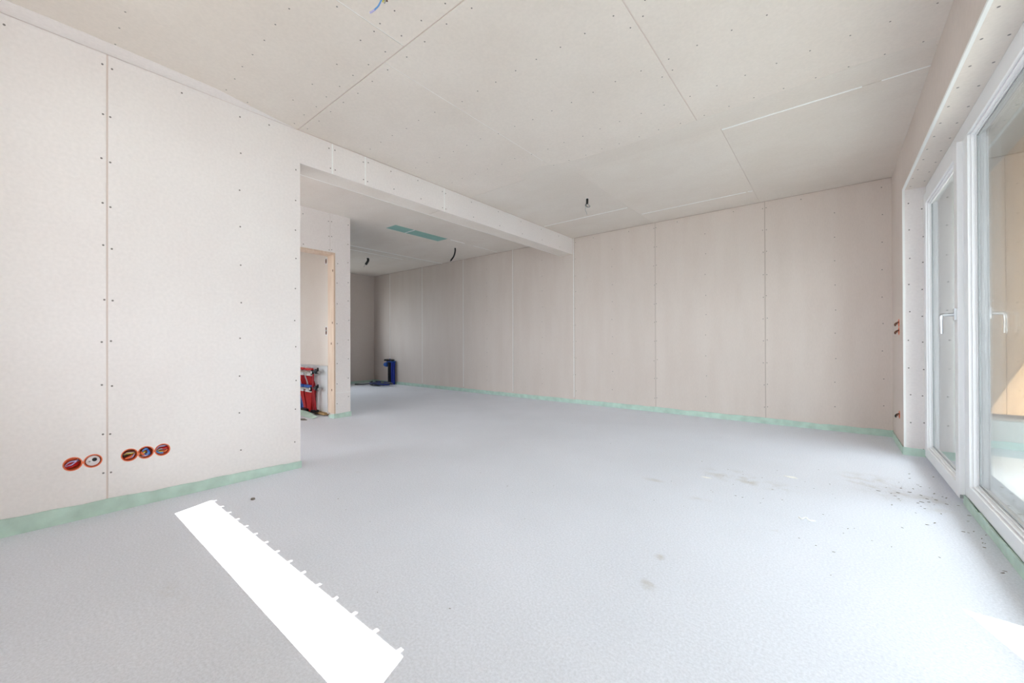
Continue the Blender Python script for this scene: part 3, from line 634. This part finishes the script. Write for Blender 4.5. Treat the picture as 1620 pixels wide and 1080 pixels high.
# ---- loose membrane sheet in the doorway
vs_, fs = [], []; nu, nw_ = 26, 8
for i in range(nu+1):
    t = i/nu; x = -2.95+t*1.06
    y = 2.352-.012*math.sin(t*9)
    h = (.075-.062*t)*(.7+.3*math.sin(t*10.5+1.0)) + .012
    for k in range(nw_+1):
        s_ = k/nw_; vs_.append((x, y-.10*(1-s_)**1.2*(1.0-.25*t)-.015*s_*math.sin(t*14), max(.002, h*math.sin(s_*math.pi*.55)**1.3+.002)))
for i in range(nu):
    for k in range(nw_): a = i*(nw_+1)+k; fs.append((a, a+1, a+nw_+2, a+nw_+1))
sh = MB().add(vs_, fs, True).build('membrane_sheet', 'mint', None, normals=False); so = sh.modifiers.new('thickness', 'SOLIDIFY'); so.thickness = .004; so.offset = 1
tag(sh, 'loose wavy mint foam sheet lying below the manifold', 'foam sheet')
of = MB().prism([(-1.93+.075*math.cos(a*math.pi/8), 2.175+.03*math.sin(a*math.pi/8)*(1+.3*math.cos(a))) for a in range(16)], MZ(0, 1), .0005, .004).build('cardboard_scrap', 'crumb')
tag(of, 'flat dark scrap lying on the floor inside the utility doorway', 'scrap')

# ---- blue pipe riser and hose coil in the alcove corner
pr = thing('pipe_riser', (-4.72, 5.28, 0), 'blue and black water pipe riser standing in the alcove corner', 'pipe')
MB().tube([(-4.645, 5.285, 0), (-4.645, 5.285, .50)], .030, 14).build('pipe', 'navy', pr)
MB().tube([(-4.605, 5.30, 0), (-4.605, 5.30, .50)], .020, 12).build('pipe', 'navy', pr)
MB().tube([(-4.735, 5.29, 0), (-4.735, 5.29, .50)], .055, 14).build('pipe', 'black', pr)
MB().tube([(-4.815, 5.30, 0), (-4.815, 5.30, .40)], .018, 12).build('pipe', 'navy', pr)
MB().lathe([(0, -.05), (.048, -.05), (.052, -.03), (.052, .03), (.04, .045), (0, .045)], (-4.855, 5.27, .445), (1, 0, 0), 14).build('elbow', 'blue', pr)
MB().box(-4.85, -4.60, 5.26, 5.34, .500, .522).build('mounting_plate', 'blue', pr, .004)
for x in (-4.86, -4.80, -4.68, -4.62):
    MB().lathe([(0, -.05), (.020, -.05), (.024, -.02), (.024, .02), (.016, .045), (0, .05)], (x, 5.27, .548), (0, 1, 0), 12).build('tap_end', 'black', pr)
MB().lathe([(0, 0), (.024, 0), (.024, .045), (.014, .06), (0, .06)], (-4.735, 5.28, .522), (0, 0, 1), 12).build('stop_cap', 'navy', pr)
hc = thing('hose_coil', (-4.75, 4.95, 0), 'flat coil of dark blue hoses on the floor by the pipe riser', 'hose')
for j in range(4):
    r0 = .17+.035*j; pts = [(-4.74+.06*j+ (r0*1.35)*math.cos(a*.42+j), 4.94+r0*.5*math.sin(a*.42+j), .014+.020*j+.008*math.sin(a*.9+j)) for a in range(15)]
    MB().tube(spline(pts, 4), .0115, 8).build('hose', ('coil', 'coil', 'navy', 'coil')[j], hc)
MB().tube(spline([(-4.74, 5.17, .03), (-4.60, 5.14, .06), (-4.42, 5.06, .03), (-4.52, 4.95, .014)], 6), .012, 8).build('hose', 'coil', hc)
MB().tube(spline([(-5.25, 4.72, .014), (-5.05, 4.82, .02), (-4.85, 5.0, .04), (-4.62, 5.14, .05)], 6), .012, 8).build('hose', 'coil', hc)

# ---- scraps and crumbs on the floor
def scrap(pts, r, label, mat='filler', name='plaster_scrap'):
    o = MB().tube(spline(pts, 5), r, 6, rad=None).build(name, mat); return tag(o, label, 'scrap')
scrap([(2.975, 2.595, .004), (2.99, 2.575, .005), (3.005, 2.60, .007), (3.02, 2.578, .005), (3.045, 2.588, .004)], .0035, 'curly white shaving on the floor midway to the window')
o = MB().prism([(2.845, 3.34), (2.89, 3.315), (2.93, 3.325), (2.905, 3.355)], MZ(0, 1), .0003, .003).build('plaster_scrap', 'filler'); tag(o, 'flat white plaster flake on the floor toward the back wall', 'scrap')
o = MB().prism([(2.40, 2.965), (2.44, 2.955), (2.475, 2.975), (2.43, 2.982)], MZ(0, 1), .0003, .0015).build('plaster_scrap', 'filler'); tag(o, 'thin white plaster sliver on the floor amid the brown scuffs', 'scrap')
o = MB().prism([(.405, .868), (.418, .860), (.432, .866), (.428, .880), (.412, .882)], MZ(0, 1), .0003, .008).build('mortar_crumb', 'crumb'); tag(o, 'single dark mortar crumb near the sunlit strip', 'scrap')
rnd = random.Random(11); mb = MB()
def crumb(x, y, s):
    a0 = rnd.gauss(.5, .7); c, n_ = math.cos(a0), math.sin(a0); q = []
    for k in range(6):
        u = 1.5*s*rnd.uniform(.6, 1.2)*math.cos(k*1.0472); v = .55*s*rnd.uniform(.5, 1.2)*math.sin(k*1.0472); q.append((x+u*c-v*n_, y+u*n_+v*c))
    mb.prism(q, MZ(0, 1), .0002, .0008+s*.12)
for i in range(42): crumb(rnd.gauss(3.53, .085), rnd.gauss(3.32, .22), rnd.uniform(.0025, .0075))
for i in range(35): crumb(rnd.gauss(2.75, .35), rnd.gauss(2.9, .35), rnd.uniform(.0015, .0038))
for i in range(28): crumb(rnd.uniform(.3, 3.2), rnd.uniform(.8, 4.5), rnd.uniform(.0015, .0038))
for i in range(16): crumb(rnd.gauss(3.66, .02), rnd.uniform(2.0, 3.4), rnd.uniform(.003, .007))
mb.v = [(min(v[0], 3.69), v[1], v[2]) for v in mb.v]
db = mb.build('debris', 'crumb'); tag(db, 'dark crumbs of dirt scattered over the floor', 'debris', kind='stuff')
